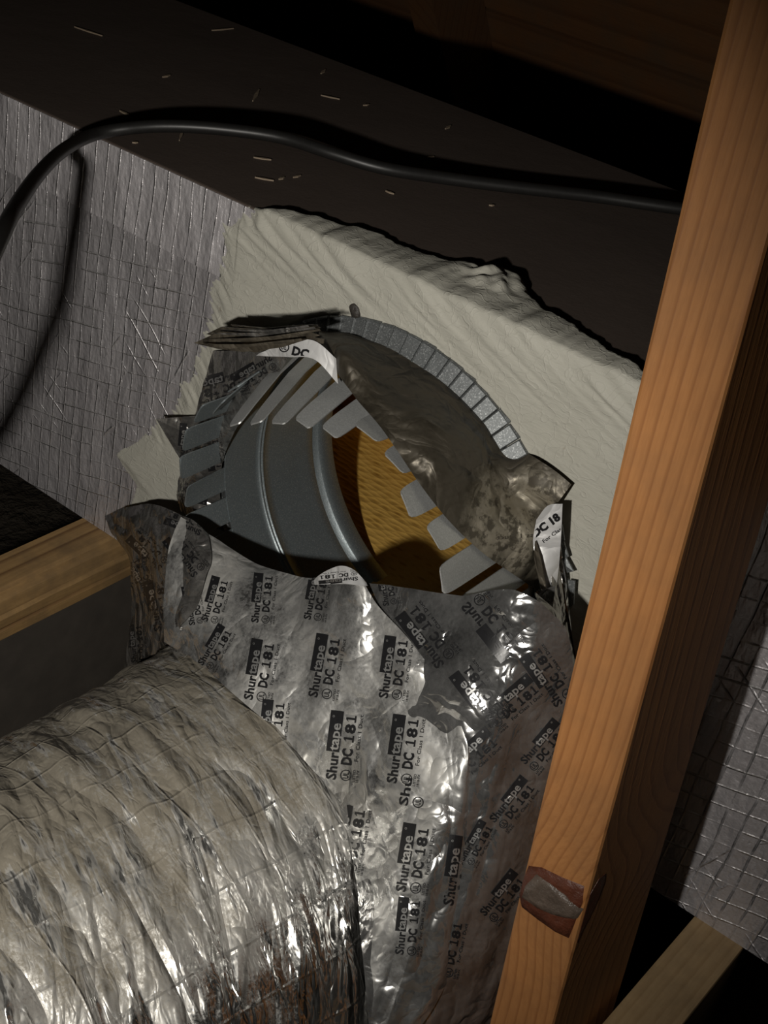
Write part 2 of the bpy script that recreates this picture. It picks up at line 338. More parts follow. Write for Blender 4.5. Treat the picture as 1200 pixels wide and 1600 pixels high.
def structure(o): o['kind'] = 'structure'; return o
def bumpy_floor():
    n = 130; xs = np.linspace(-2.2, 2.2, n); ys = np.linspace(-1.6, 1.75, n); V = []
    for x in xs:
        for y in ys:
            p = Vector((x * 9, y * 9, 0))
            V.append((x, y, FLOOR - 0.012 + 0.016 * mnoise.noise(p) + 0.008 * mnoise.noise(p * 3.1)))
    idx = np.arange(n * n).reshape(n, n)
    F = np.stack([idx[:-1, :-1], idx[1:, :-1], idx[1:, 1:], idx[:-1, 1:]], -1).reshape(-1, 4).tolist()
    return link('floor', mesh('floor', V, F), 'fluff', None, True)
structure(bumpy_floor())
# sloping roof deck behind the trunk, boarded, with rafters
SL = math.radians(58)
def roof_pt(x, s, d=0.0):                              # s runs up the slope, d out of the deck towards the room
    return (x, 1.32 - s * math.cos(SL) - d * math.sin(SL), -0.55 + s * math.sin(SL) - d * math.cos(SL))
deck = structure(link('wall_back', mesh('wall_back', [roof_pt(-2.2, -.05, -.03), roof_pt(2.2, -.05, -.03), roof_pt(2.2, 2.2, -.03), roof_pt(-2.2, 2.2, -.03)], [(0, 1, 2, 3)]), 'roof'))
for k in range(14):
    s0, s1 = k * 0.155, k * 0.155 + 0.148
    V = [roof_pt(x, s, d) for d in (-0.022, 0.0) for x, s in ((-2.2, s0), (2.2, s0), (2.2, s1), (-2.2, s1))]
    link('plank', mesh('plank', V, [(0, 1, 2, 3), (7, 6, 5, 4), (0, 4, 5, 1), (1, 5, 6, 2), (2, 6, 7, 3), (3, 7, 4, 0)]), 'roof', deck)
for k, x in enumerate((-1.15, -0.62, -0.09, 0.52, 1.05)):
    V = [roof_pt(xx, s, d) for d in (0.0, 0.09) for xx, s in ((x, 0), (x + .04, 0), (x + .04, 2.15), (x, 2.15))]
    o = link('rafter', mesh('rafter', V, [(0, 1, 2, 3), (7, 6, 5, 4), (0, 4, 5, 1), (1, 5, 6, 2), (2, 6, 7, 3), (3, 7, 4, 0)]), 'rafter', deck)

# ================================================================== TRUNK
trunk = empty('duct_trunk', 'square foil-faced duct board trunk with grey mastic smeared round its round opening', 'duct', (0, 0.15, ZB))
X0, X1, TH = -1.25, 1.05, 0.028
def front_panel():
    x0, x1 = CX - 0.2, CX + 0.2; R = RS + 0.002
    cor = [math.atan2(z - CZ, x - CX) for x in (x0, x1) for z in (ZB, ZT)]
    angs = sorted([2 * math.pi * i / 96 - math.pi for i in range(96)] + cor)
    V, F = [], []
    for y in (0.0, TH):
        for a in angs:
            c, s = math.cos(a), math.sin(a)
            tx = ((x1 if c > 0 else x0) - CX) / c if abs(c) > 1e-9 else 1e9
            tz = ((ZT if s > 0 else ZB) - CZ) / s if abs(s) > 1e-9 else 1e9
            t = min(tx, tz)
            V += [(CX + R * c, y, CZ + R * s), (CX + t * c, y, CZ + t * s)]
    k = len(angs)
    for i in range(k):
        j = (i + 1) % k
        F.append((2 * i, 2 * i + 1, 2 * j + 1, 2 * j))
        F.append((2 * k + 2 * j, 2 * k + 2 * j + 1, 2 * k + 2 * i + 1, 2 * k + 2 * i))
        F.append((2 * i, 2 * j, 2 * k + 2 * j, 2 * k + 2 * i))
    for a, b in ((X0, x0), (x1, X1)):
        q = len(V); V += [(x, y, z) for y in (0, TH) for x, z in ((a, ZB), (b, ZB), (b, ZT), (a, ZT))]
        F += [(q, q + 1, q + 2, q + 3), (q + 7, q + 6, q + 5, q + 4), (q, q + 4, q + 5, q + 1), (q + 3, q + 2, q + 6, q + 7)]
    q = len(V); V += [(x, y, z) for z in (ZB, ZT) for x, y in ((x0, 0), (x1, 0), (x1, TH), (x0, TH))]
    F += [(q, q + 1, q + 2, q + 3), (q + 7, q + 6, q + 5, q + 4)]
    me = mesh('front_panel', V, F); bm = bmesh.new(); bm.from_mesh(me); bmesh.ops.recalc_face_normals(bm, faces=bm.faces[:]); bm.to_mesh(me); bm.free()
    me.materials.append(M['foil']); me.materials.append(M['liner'])
    for p in me.polygons:
        if p.center.y > 1e-4: p.material_index = 1
    return link('front_panel', me, None, trunk)
front_panel()
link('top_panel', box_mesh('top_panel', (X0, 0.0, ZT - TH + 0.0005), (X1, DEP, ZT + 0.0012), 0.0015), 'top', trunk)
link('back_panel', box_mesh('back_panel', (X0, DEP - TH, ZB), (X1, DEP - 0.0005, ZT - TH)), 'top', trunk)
link('bottom_panel', box_mesh('bottom_panel', (X0, 0.001, ZB), (X1, DEP - 0.001, ZB + 0.010)), 'foil', trunk)
link('liner_board', box_mesh('liner_board', (X0 + .01, TH, ZB + 0.0105), (X1 - .01, DEP - TH, ZB + TH)), 'liner', trunk)
link('liner_board', box_mesh('liner_board', (X0 + .01, DEP - TH - 0.012, ZB + TH), (X1 - .01, DEP - TH, ZT - TH)), 'liner', trunk)
link('liner_board', box_mesh('liner_board', (X0 + .01, TH, ZT - TH - 0.012), (X1 - .01, DEP - TH - .012, ZT - TH)), 'liner', trunk)
# foil seam strip folded over the front top edge
link('seam_strip', box_mesh('seam_strip', (X0, -0.0012, ZT - 0.055), (-0.12, 0.0002, ZT + 0.0004), 0.0006), 'strip', trunk)

def mastic():
    lz = [-0.14, -0.097, -0.0692, -0.0534, -0.02, 0.0116, 0.0371, 0.0617, 0.1037, 0.1228, 0.1651, 0.1715, 0.186]
    lx = [-0.235, -0.2287, -0.2200, -0.2459, -0.213, -0.1894, -0.1789, -0.1687, -0.1610, -0.1601, -0.1619, -0.150, -0.135]
    tx = [-0.137, -0.1018, -0.0546, -0.0328, 0.0156, 0.022, 0.036, 0.0563, 0.0945, 0.1454, 0.22]
    ty = [0.000, 0.017, 0.0368, 0.0351, 0.0470, 0.0640, 0.060, 0.0391, 0.0289, 0.0150, 0.012]
    nx, ns = 420, 340
    xs = np.linspace(-0.262, 0.240, nx); ss = np.linspace(ZB - ZT + 0.001, 0.078, ns)
    V = np.zeros((nx, ns, 3)); keep = np.zeros((nx, ns), bool)
    for i, x in enumerate(xs):
        t_lim = np.interp(x, tx, ty) + 0.004 * mnoise.noise(Vector((x * 60, 0, 3))) + 0.002 * mnoise.noise(Vector((x * 240, 1, 3)))
        for j, s in enumerate(ss):
            z = ZT + min(s, 0)
            feather = 0.005 * mnoise.noise(Vector((x * 20, z * 90 + x * 70, 9))) + 0.004 * mnoise.noise(Vector((x * 50, z * 300 + x * 200, 4))) if z > -0.02 else 0.003 * mnoise.noise(Vector((x * 50, z * 50, 9)))
            left = x - np.interp(z, lz, lx) - feather * 1.6
            right = 0.222 + 0.006 * mnoise.noise(Vector((1, z * 30, 2))) - x
            top = (t_lim - s)
            d = min(left, right, top)
            a = min(1.0, max(0.0, min(left / 0.02, right / 0.01, top / 0.006))); a = 0.12 + 0.88 * a * a * (3 - 2 * a)
            p = Vector((x * 22, max(s, 0) * 22, z * 22))
            lump = 0.0011 * mnoise.noise(p * 1.0) + 0.0009 * mnoise.ridged_multi_fractal(p * 0.8, 1.0, 2.0, 4, 1.0, 2.0) * 0.6
            # long drag strokes along the upper edge
            st = Vector((x * 16 + z * 10, (z + x * 0.42) * 150, 5))
            edge_w = math.exp(-((s - 0.004) / 0.035) ** 2) if x > -0.14 else 0
            lump += edge_w * (0.0022 * mnoise.noise(st) + 0.0011 * mnoise.noise(st * 2.3) + 0.0026)
            lump += 0.005 * math.exp(-((x - 0.03) / 0.022) ** 2 - ((s - 0.035) / 0.018) ** 2) * (1 + mnoise.noise(p * 5))
            h = a * (0.0024 + lump) - (0.0008 if d < 0 else 0.0)
            ang = min(1, max(0, (s + 0.010) / 0.020)) * math.pi / 2
            n = np.array((0, -math.cos(ang), math.sin(ang)))
            base = np.array((x, max(s, 0), ZT + min(s, 0) + (0.0012 if s > 0 else 0)))
            V[i, j] = base + n * h
            keep[i, j] = d > -0.002 and math.hypot(x - CX, z - CZ) > RS + 0.004
    idx = -np.ones((nx, ns), int); idx[keep] = np.arange(keep.sum())
    F = [(idx[i, j], idx[i + 1, j], idx[i + 1, j + 1], idx[i, j + 1]) for i in range(nx - 1) for j in range(ns - 1)
         if keep[i, j] and keep[i + 1, j] and keep[i, j + 1] and keep[i + 1, j + 1]]
    return link('mastic_coat', mesh('mastic_coat', V[keep], [tuple(int(q) for q in f) for f in F]), 'mastic', trunk, True)
mc = mastic(); mc['label'] = 'pale grey brushed-on mastic'

# ================================================================== TAKE-OFF COLLAR
collar = empty('takeoff_collar', 'round galvanised tabbed take-off collar set in the trunk, its tape peeled off', 'duct collar', (CX, 0, CZ))
def lathe(name, prof, mat, parent, n=128, a0=0, a1=2 * math.pi):
    V, F = [], []; k = len(prof); full = abs(a1 - a0 - 2 * math.pi) < 1e-6; m_ = n if full else n + 1
    for i in range(m_):
        a = a0 + (a1 - a0) * i / n
        for r, y in prof: V.append((CX + r * math.cos(a), y, CZ + r * math.sin(a)))
    for i in range(n):
        j = (i + 1) % m_
        for q in range(k - 1): F.append((i * k + q, j * k + q, j * k + q + 1, i * k + q + 1))
    return link(name, mesh(name, V, F), mat, parent, True)
def bead(y0, w, h): return [(RS - h * math.sin(math.pi * i / 6) ** 1.0, y0 - w / 2 + w * i / 6) for i in range(7)]
YR = -0.016
inner = [(RS, YR)] + [(RS, y) for y in np.linspace(-0.01, 0.014, 6)] + bead(0.0185, 0.0026, 0.0012) + bead(0.0215, 0.0026, 0.0012) + [(RS, 0.03), (RS, 0.05), (RS, 0.068)] + bead(0.080, 0.009, -0.0022) + [(RS, 0.088), (RS, 0.098), (RS + .0009, 0.0988)]
outer = [(RS + 0.0009, y) for y in (0.06, 0.02, YR)] + [(RS, YR)]
lathe('sleeve', inner + outer, 'galv', collar)

def tab_mesh(a, w, y0, y1, bend, seed):
    rows = [(0, 1), (.4, 1), (.8, 1), (.9, .98), (.955, .93), (.985, .84), (1, .66)]; V = []; F = []
    rg = random.Random(seed); tw = rg.uniform(-.0015, .0015); nc = 4
    for side in (0, 0.0009):
        for t, wf in rows:
            for c in range(nc + 1):
                u = (c / nc * 2 - 1); an = a + w * wf * u
                r = RS + 0.0002 + side + bend * t ** 1.3 + tw * u * t
                V.append((CX + r * math.cos(an), y0 + (y1 - y0) * t, CZ + r * math.sin(an)))
    nr = len(rows); m_ = nc + 1; S = nr * m_
    for r in range(nr - 1):
        for c in range(nc):
            q = r * m_ + c
            F.append((q, q + 1, q + 1 + m_, q + m_)); F.append((S + q, S + q + m_, S + q + 1 + m_, S + q + 1))
    rim = [r * m_ for r in range(nr)] + [(nr - 1) * m_ + c for c in range(1, m_)] + [r * m_ + nc for r in range(nr - 2, -1, -1)]
    for p, q in zip(rim, rim[1:]): F.append((p, p + S, q + S, q))
    me = mesh('tab', V, F); bm = bmesh.new(); bm.from_mesh(me); bmesh.ops.recalc_face_normals(bm, faces=bm.faces[:]); bm.to_mesh(me); bm.free(); return me
for k in range(34):
    ad = (30 + 10.588 * k) % 360; a = math.radians(ad); rg = random.Random(100 + k)
    if ad < 78 or ad > 330: y1, bend = -0.094 + rg.uniform(-.004, .006), 0.0
    elif ad < 128: y1, bend = -0.088, -0.016 - 0.010 * min(1, (ad - 78) / 30)
    elif ad < 150: y1, bend = -0.060, -0.008
    elif ad < 225: y1, bend = -0.056 + rg.uniform(-.003, .003), 0.001
    else: y1, bend = -0.05, -0.004
    link('tab', tab_mesh(a, math.radians(rg.uniform(3.9, 4.35) if ad < 75 or ad > 140 else 3.55), YR, y1, bend + rg.uniform(-.002, .002), k), 'tab' if (ad < 135 or ad > 330) else 'galv', collar)  # tabs turned to the light take the paler painted copy
# crimped flange pieces lying on the trunk face
for k in range(84):
    ad = (k + .5) * 360 / 84; rg = random.Random(300 + k)
    lift = 0.001
    if ad < 28 or ad > 352: lift = 0.004 + 0.004 * rg.random()
    V, F = [], []; hw = math.radians(360 / 84 / 2 * 0.96)
    for y_o, y_i in ((-0.0030, -0.0110), (-0.0046, -0.0130)):
        for u in (-1, -0.86, 0.86, 1):
            for r, yy in ((RS + 0.002, y_i), (RF - 0.0012, y_o - lift * .6), (RF + rg.uniform(-.0006, .0008), y_o - lift)):
                an = math.radians(ad) + hw * u; ridge = -0.0012 if abs(u) == 1 and y_o < -0.004 else 0
                V.append((CX + r * math.cos(an), yy + ridge, CZ + r * math.sin(an)))
    for c in range(3):
        for r in range(2):
            q = c * 3 + r; F.append((q, q + 1, q + 4, q + 3)); F.append((12 + q, 12 + q + 3, 12 + q + 4, 12 + q + 1))
    for p, q in ((0, 1), (1, 2), (2, 5), (5, 8), (8, 11), (11, 10), (10, 9), (9, 6), (6, 3), (3, 0)): F.append((p, q, q + 12, p + 12))
    me = mesh('flange_segment', V, F); bm = bmesh.new(); bm.from_mesh(me); bmesh.ops.recalc_face_normals(bm, faces=bm.faces[:]); bm.to_mesh(me); bm.free()
    link('flange_segment', me, 'flange', collar)

# ------------------------------------------------------------------ printed lettering
def text2d(s, size, bold, x, y, w=None):
    cu = bpy.data.curves.new('t', 'FONT'); cu.body = s; cu.size = size; cu.offset = bold; cu.resolution_u = 2
    ob = bpy.data.objects.new('t', cu); COL.objects.link(ob)
    me = bpy.data.meshes.new_from_object(ob.evaluated_get(bpy.context.evaluated_depsgraph_get()))
    V = np.array([v.co[:2] for v in me.vertices]); F = [tuple(p.vertices) for p in me.polygons]
    bpy.data.objects.remove(ob); bpy.data.curves.remove(cu); bpy.data.meshes.remove(me)
    lo_ = V.min(0); span = V[:, 0].max() - lo_[0]
    sx = (w / span) if w else 1.0
    V = (V - [lo_[0], 0]) * [sx, 1] + [x, y]
    return V, F
def grid2d(x0, x1, y0, y1, n, m_):
    V = [(x0 + (x1 - x0) * i / n, y0 + (y1 - y0) * j / m_) for i in range(n + 1) for j in range(m_ + 1)]
    F = [(i * (m_ + 1) + j, (i + 1) * (m_ + 1) + j, (i + 1) * (m_ + 1) + j + 1, i * (m_ + 1) + j + 1) for i in range(n) for j in range(m_)]
    return np.array(V), F
def ring2d(cx, cy, r, t, n=28):
    V = [(cx + q * math.cos(2 * math.pi * i / n), cy + q * math.sin(2 * math.pi * i / n)) for i in range(n) for q in (r, r - t)]
    F = [(2 * i, 2 * ((i + 1) % n), 2 * ((i + 1) % n) + 1, 2 * i + 1) for i in range(n)]
    return np.array(V), F
def build_label():
    parts = []                                        # (V, F, material slot, layer)
    parts.append((*grid2d(.405, 1.0, .285, .475, 16, 5), 0, 0))
    parts.append((*text2d('Shur', .205, .006, 0.0, .29, .40), 0, 0))
    parts.append((*text2d('tape', .205, .004, .42, .305, .40), 1, 1))
    parts.append((*ring2d(.915, .425, .016, .006, 12), 1, 1))
    parts.append((*ring2d(.085, .15, .082, .014), 0, 0))
    parts.append((*text2d('UL', .115, .003, .037, .112, .096), 0, 0))
    parts.append((*text2d('DC', .205, .009, .235, .095, .235), 0, 0))
    def one(x):
        V = [(x, .095), (x + .10, .095), (x + .10, .119), (x, .119), (x + .037, .119), (x + .068, .119), (x + .068, .243), (x + .037, .243), (x, .200), (x + .037, .218)]
        return np.array(V), [(0, 1, 2, 3), (4, 5, 6, 7), (8, 9, 7)]
    parts.append((*one(.565), 0, 0)); parts.append((*text2d('8', .205, .009, .69, .095, .14), 0, 0)); parts.append((*one(.855), 0, 0))
    parts.append((*text2d('For Class 1 Duct', .078, .001, .30, 0.0, .68), 0, 0))
    parts.append((*text2d('LISTED', .05, .001, 0.0, .018, .18), 0, 0))
    parts.append((*text2d('181B-FX', .05, .001, 0.0, -.035, .18), 0, 0))
    return parts
LABEL = build_label()
def decal(bvh, sheet_ob, cx, cy, ang, length, mirror=False, parts=None, hs=1.0, ink='ink', letter='letter', jump=0.02):
    """print one label on a film: each point of the artwork is laid on the film's own surface"""
    a = math.radians(ang); ex = np.array([math.cos(a), -math.sin(a)]) * length; ey = np.array([-math.sin(a), -math.cos(a)]) * length * hs
    V3, F3, MI = [], [], []
    src = LABEL if parts is None else parts
    for V, F, mi, lay in src:
        q = len(V3); ok = []
        for x, y in V:
            xx = (x - .5) * (-1 if mirror else 1); p = np.array([cx, cy]) + ex * xx + ey * (y - .23)
            r = Vector(ray(*p)).normalized(); hit = bvh.ray_cast(Vector(CAM), r)
            if hit[0] is None: V3.append(None); ok.append(False); continue
            V3.append(hit[0] - r * (0.00035 + 0.0003 * lay)); ok.append(True)
        for f in F:
            if all(ok[i] for i in f):
                pts = [V3[q + i] for i in f]; c = sum(pts, Vector()) / len(pts)
                if max((p - c).length for p in pts) < jump: F3.append(tuple(q + i for i in f)); MI.append(mi)
    if not F3: return None
    used = sorted({i for f in F3 for i in f}); mp = {u: i for i, u in enumerate(used)}
    me = mesh('printed_label', [V3[u] for u in used], [tuple(mp[i] for i in f) for f in F3])
    me.materials.append(M[ink]); me.materials.append(M[letter])
    me.polygons.foreach_set('material_index', MI)
    return link('printed_label', me, None, sheet_ob)
def words(*specs): return [(*text2d(*s), 0, 0) for s in specs]

# ------------------------------------------------------------------ tape left on the collar
def pc(p, r): return PCYL(p[0], p[1], CX, CZ, r)
up = [(497, 505), (545, 512), (600, 533), (655, 566), (710, 608), (760, 654), (805, 696), (838, 716), (868, 736), (893, 757)]
lo2 = [(500, 540), (528, 583), (556, 622), (592, 664), (622, 706), (655, 755), (700, 812), (752, 862), (806, 900), (845, 926)]
mid_r = [(872, 770)]
rows = []
for t in np.linspace(0, 1, 6):
    r = []
    for i, (a, b) in enumerate(zip(up, lo2)):
        p = (a[0] + (b[0] - a[0]) * t, a[1] + (b[1] - a[1]) * t)
        rad = RS + 0.004 + 0.013 * math.sin(math.pi * t) * (0.6 + 0.4 * math.sin(i * 1.7))
        if i == len(up) - 1 and 0 < t < 1: p = (p[0] - 26 * math.sin(math.pi * t), p[1])
        q3 = pc(p, rad)
        if i >= len(up) - 3 and t < 0.35: q3 = PY(p[0], p[1], -0.012 - 0.03 * t)
        r.append(q3)
    rows.append(r)
flap, flap_b = sheet('tape_flap', rows, 70, 160, 'flap', collar, 0.0010, 12, 3)
flap['label'] = 'brown dusty adhesive side of a peeled tape flap'
dk = words(('Class 1 Duct', .12, .002, 0.0, 0.2, 1.0))
decal(flap_b, flap, 815, 838, 4, 78, True, dk, 1, 'faint')
# pale strip under the pleats, marked DC
st = [[PY(405, 552, -.058), PY(450, 535, -.060), PY(490, 532, -.060), PY(525, 560, -.060)], [PY(400, 556, -.055), PY(450, 558, -.06), PY(492, 562, -.062), PY(528, 600, -.06)]]
s, b = sheet('tape_strip', st, 14, 60, 'tape_lit', collar, 0.0006, 30, 8)
decal(b, s, 462, 547, -14, 62, False, words(('DC', .3, .015, .42, .1, .42)) + [(*ring2d(.2, .23, .13, .03), 0, 0), (*text2d('UL', .16, .004, .13, .17, .14), 0, 0)], 1)
# pleated bundle pointing left
pl_ = [[(303, 536), (345, 517), (420, 519), (478, 517), (500, 524), (440, 543), (380, 550), (340, 545)],
       [(322, 522), (345, 511), (400, 514), (470, 508), (497, 508), (480, 522), (400, 532), (350, 528)],
       [(360, 507), (420, 513), (490, 507), (500, 512), (440, 526), (380, 524)],
       [(340, 541), (400, 534), (470, 524), (506, 530), (505, 537), (450, 538), (400, 551)]]
for i, q in enumerate(pl_):
    o, b = film('tape_pleat', [PY(x, y, -.064 + .006 * i - .00012 * (x - 300) * .5) for x, y in q], 'tape_back', collar)
for i, q in enumerate([[(312, 533), (420, 527), (498, 514), (500, 517), (420, 531)], [(330, 521), (400, 522), (490, 511), (492, 514), (400, 526)], [(308, 538), (360, 541), (470, 529), (472, 533), (360, 545)], [(345, 515), (420, 517), (480, 508), (482, 511), (420, 520)]]):
    film('tape_pleat', [PY(x, y, -.076 - .00006 * (x - 300)) for x, y in q], 'tape_dark' if i % 2 else 'tape_back', collar)
# tape still stuck round the left of the collar
sk = [[PY(333, 548, -.004), PY(400, 548, -.040), PY(455, 552, -.052)],
      [PY(315, 610, -.004), PY(372, 615, -.030), PY(418, 610, -.036)],
      [PY(300, 665, -.004), PY(335, 675, -.024), PY(368, 672, -.026)],
      [PY(286, 725, -.004), PY(305, 738, -.020), PY(345, 735, -.018)],
      [PY(276, 770, -.004), PY(300, 785, -.020), PY(345, 790, -.010)],
      [PY(284, 800, -.004), PY(310, 815, -.022), PY(350, 830, -.010)]]
s, b = sheet('tape_skirt', sk, 90, 50, 'tape_dark', collar, 0.0018, 26, 12)
for a in ((345, 603, 14, 85, True), (398, 583, 30, 70, True), (296, 700, 95, 60, True), (296, 770, 170, 60, True), (335, 705, 100, 60, True)): decal(b, s, *a)
o, b = film('tape_point', [PY(*q) for q in ((244, 655, -.030), (310, 650, -.012), (318, 662, -.012), (290, 732, -.012))], 'tape_dark', collar)
decal(b, o, 293, 692, 85, 60)
# tape strip and scraps at the right of the collar
st = [[PY(838, 812, -.036), PY(856, 790, -.032), PY(879, 787, -.026)], [PY(833, 850, -.036), PY(852, 845, -.032), PY(877, 835, -.026)],
      [PY(843, 890, -.036), PY(858, 890, -.032), PY(874, 880, -.026)], [PY(848, 930, -.036), PY(857, 928, -.032), PY(868, 925, -.028)]]
s, b = sheet('tape_strip', st, 50, 24, 'tape_lit', collar, 0.0006, 24, 21)
decal(b, s, 857, 826, 36, 50, False, words(('DC 18', .34, .02, 0, .25, 1.0), ('For Class 1', .16, .003, .12, -.05, .9)), 1)
film('tape_fold', [PY(*q) for q in ((836, 845, -.038), (843, 870, -.04), (854, 925, -.042), (848, 935, -.04), (834, 870, -.038))], 'tape_back', collar)
film('tape_fold', [PY(*q) for q in ((866, 830, -.020), (872, 870, -.02), (888, 960, -.024), (905, 1060, -.02), (892, 1062, -.028), (862, 910, -.032))], 'tape_dark', collar)
film('tape_fold', [PY(*q) for q in ((876, 850, -.014), (884, 900, -.014), (893, 985, -.014), (889, 1000, -.016), (872, 935, -.018))], 'tape', collar)
for q in (((878, 820), (882, 845), (877, 848), (874, 824)), ((881, 847), (888, 870), (882, 873), (877, 850)), ((884, 871), (896, 893), (886, 895), (880, 875)), ((887, 906), (898, 908), (896, 945), (889, 950))):
    film('metal_tongue', [PY(x, y, -.012) for x, y in q], 'flange', collar, 0.001)
film('tape_fold', [PY(*q) for q in ((836, 925, -.05), (868, 915, -.04), (880, 965, -.04), (878, 985, -.05), (845, 960, -.06))], 'tape_dark', collar)
# dark blob on the flange
bm = bmesh.new(); bmesh.ops.create_icosphere(bm, subdivisions=3, radius=0.0045)
for v in bm.verts: v.co = v.co * (1 + .35 * mnoise.noise(v.co * 260)); v.co.y *= .5
me = bpy.data.meshes.new('mastic_blob'); bm.to_mesh(me); bm.free()
p = PY(555, 486, -.004)
for v in me.vertices: v.co += Vector(p)
link('mastic_blob', me, 'lump', collar, True)

# ================================================================== FLEXIBLE DUCT
DX, DZ, DR = 0.030, -0.214, 0.170
flex = empty('flexible_duct', 'fat insulated flexible duct in wrinkled silver foil, taped end hanging below the collar', 'flexible duct', (DX, -0.5, FLOOR))
def jacket():
    n, k = 520, 760; th = np.linspace(-0.5 * math.pi, 1.5 * math.pi, n, endpoint=False); ys = np.concatenate([np.linspace(-0.092, -0.56, 620), np.linspace(-0.562, -1.15, 140)])
    T, Y = np.meshgrid(th, ys, indexing='ij')
    rg = np.random.RandomState(5); H = np.zeros_like(T)
    for i in range(9):                                  # folds that run round the duct, each broken up along its length
        f = 16 + 30 * rg.rand(); kk = rg.randint(1, 4); ph = rg.rand() * 6
        q = (Y - 0.36 * DR * T) * f + 0.22 * np.sin(kk * T + ph) + 0.10 * np.sin((kk + 3) * T + ph * 2) + 0.06 * np.sin((kk + 9) * T + ph * 3)
        tri = 1 - np.abs(2 * (q - np.floor(q)) - 1)
        mod = np.clip(0.5 + 0.7 * np.sin(rg.randint(1, 5) * T + Y * 9 * rg.rand() + rg.rand() * 6), 0, 1)
        H += 0.034 / f * 1.9 * (tri - .5) * mod
    R = DR + H * 0.62 + 0.003 * np.sin(2 * T + 5 * Y) + 0.0022 * crumple(T * DR * .7, (Y - .36 * DR * T) * 1.6, 77, 11)
    s = np.clip((-0.60 - Y) / 0.5, 0, 1)
    P = np.stack([DX + R * np.cos(T), Y, DZ + R * np.sin(T)], -1)
    P[..., 2] = np.maximum(P[..., 2], FLOOR + 0.002)
    idx = np.arange(n * k).reshape(n, k); nx = np.roll(idx, -1, 0)
    F = np.stack([idx[:, :-1], nx[:, :-1], nx[:, 1:], idx[:, 1:]], -1).reshape(-1, 4)
    me = mesh('jacket', P.reshape(-1, 3), F.tolist())
    uv = me.uv_layers.new(name='UVMap')
    U = np.stack([T * DR, Y], -1).reshape(-1, 2); li = np.empty(len(me.loops), np.int32); me.loops.foreach_get('vertex_index', li)
    uv.data.foreach_set('uv', U[li].ravel().astype(np.float32))
    return link('jacket', me, 'jacket', flex, True)
jacket()
def tube(name, r0, r1, y0, y1, mat, n=96):
    V = [(DX + r * math.cos(2 * math.pi * i / n), y, DZ + r * math.sin(2 * math.pi * i / n)) for i in range(n) for r, y in ((r1, y0), (r1, y1), (r0, y1), (r0, y0))]
    F = [(4 * i + q, 4 * ((i + 1) % n) + q, 4 * ((i + 1) % n) + (q + 1) % 4, 4 * i + (q + 1) % 4) for i in range(n) for q in range(4)]
    return link(name, mesh(name, V, F), mat, flex, True)
tube('inner_core', 0.122, 0.126, -0.100, -1.14, 'black')
tube('insulation_ring', 0.1265, 0.160, -0.105, -1.13, 'liner')

def SD(px, py, r=DR + 0.0045): return PCYL(px, py, DX, DZ, r)
def ruled(top, bot, bulge, n=6):
    rows = []
    for t in np.linspace(0, 1, n):
        r = []
        for a, b_ in zip(top, bot):
            p = a + (b_ - a) * t; ax_ = np.array([p[0] - DX, 0, p[2] - DZ]); ax_ /= np.linalg.norm(ax_)
            r.append(p + ax_ * bulge * math.sin(math.pi * t))
        rows.append(r)
    return rows
# right-hand sheet (underneath)
topR = [PY(500, 915, -.080), PY(560, 905, -.088), PY(625, 917, -.094), PY(720, 925, -.094), PY(808, 927, -.090), PY(876, 968, -.082), PY(898, 1060, -.078), PY(915, 1200, -.075), PY(910, 1360, -.070), PY(870, 1520, -.070), PY(800, 1640, -.070)]
botR = [SD(470, 1170), SD(510, 1220), SD(535, 1280), SD(550, 1345), SD(560, 1410), SD(566, 1470), SD(572, 1540), SD(576, 1600), SD(580, 1680), SD(580, 1760), SD(575, 1850)]
wr, wr_b = sheet('tape_wrap', ruled(topR, botR, 0.006), 220, 320, 'tape_clear', flex, 0.0042, 10, 31, 0.0012)
# left-hand sheet (on top)
topL = [PY(283, 808, -.074), PY(330, 838, -.072), PY(395, 878, -.072), PY(455, 899, -.076), PY(495, 903, -.084), PY(530, 887, -.092), PY(556, 893, -.098), PY(590, 945, -.102), PY(640, 1000, -.110), PY(690, 1070, -.118), PY(725, 1145, -.126), PY(742, 1230, -.130), PY(742, 1330, -.132), PY(738, 1430, -.132)]
botL = [SD(255, 1003, DR + .010), SD(300, 1030), SD(347, 1068), SD(395, 1110), SD(440, 1150), SD(482, 1195), SD(520, 1240), SD(540, 1290), SD(551, 1340), SD(560, 1400), SD(566, 1460), SD(572, 1530), SD(578, 1600), SD(580, 1680)]
wl, wl_b = sheet('tape_wrap', ruled(topL, botL, 0.012), 220, 320, 'tape', flex, 0.0044, 10, 45, 0.0)
wl['label'] = 'silver printed tape, dusty'
labsL = [(408, 1048, 80, 96), (510, 1042, 80, 100), (618, 1044, 82, 98), (412, 935, 84, 78), (496, 932, 80, 76), (428, 1140, 84, 92), (537, 1166, 83, 108), (633, 1172, 82, 108), (548, 1312, 80, 105), (648, 1342, 81, 108), (640, 1448, 84, 90), (338, 938, 74, 72), (303, 945, 100, 62), (338, 1012, 60, 70), (722, 1362, 82, 110)]
for a in labsL: decal(wl_b, wl, *a)
decal(wl_b, wl, 652, 1240, 80, 44, False, words(('Shu', .46, .012, 0, .5, 1.0)) + [(*ring2d(.2, .15, .2, .04), 0, 0), (*text2d('UL', .26, .006, .09, .06, .22), 0, 0)])
labsR = [(668, 992, 127, 104), (752, 1085, 127, 104), (857, 1056, 125, 96), (802, 1098, 40, 92), (738, 1182, 42, 92), (852, 1166, 50, 84), (803, 1256, 52, 84), (788, 1402, 52, 84), (746, 1318, 60, 70), (702, 1482, 78, 90), (606, 916, 100, 60)]
for a in labsR: decal(wr_b, wr, *a)
decal(wr_b, wr, 770, 978, 128, 108, True, None, 1, 'ink', 'ink')
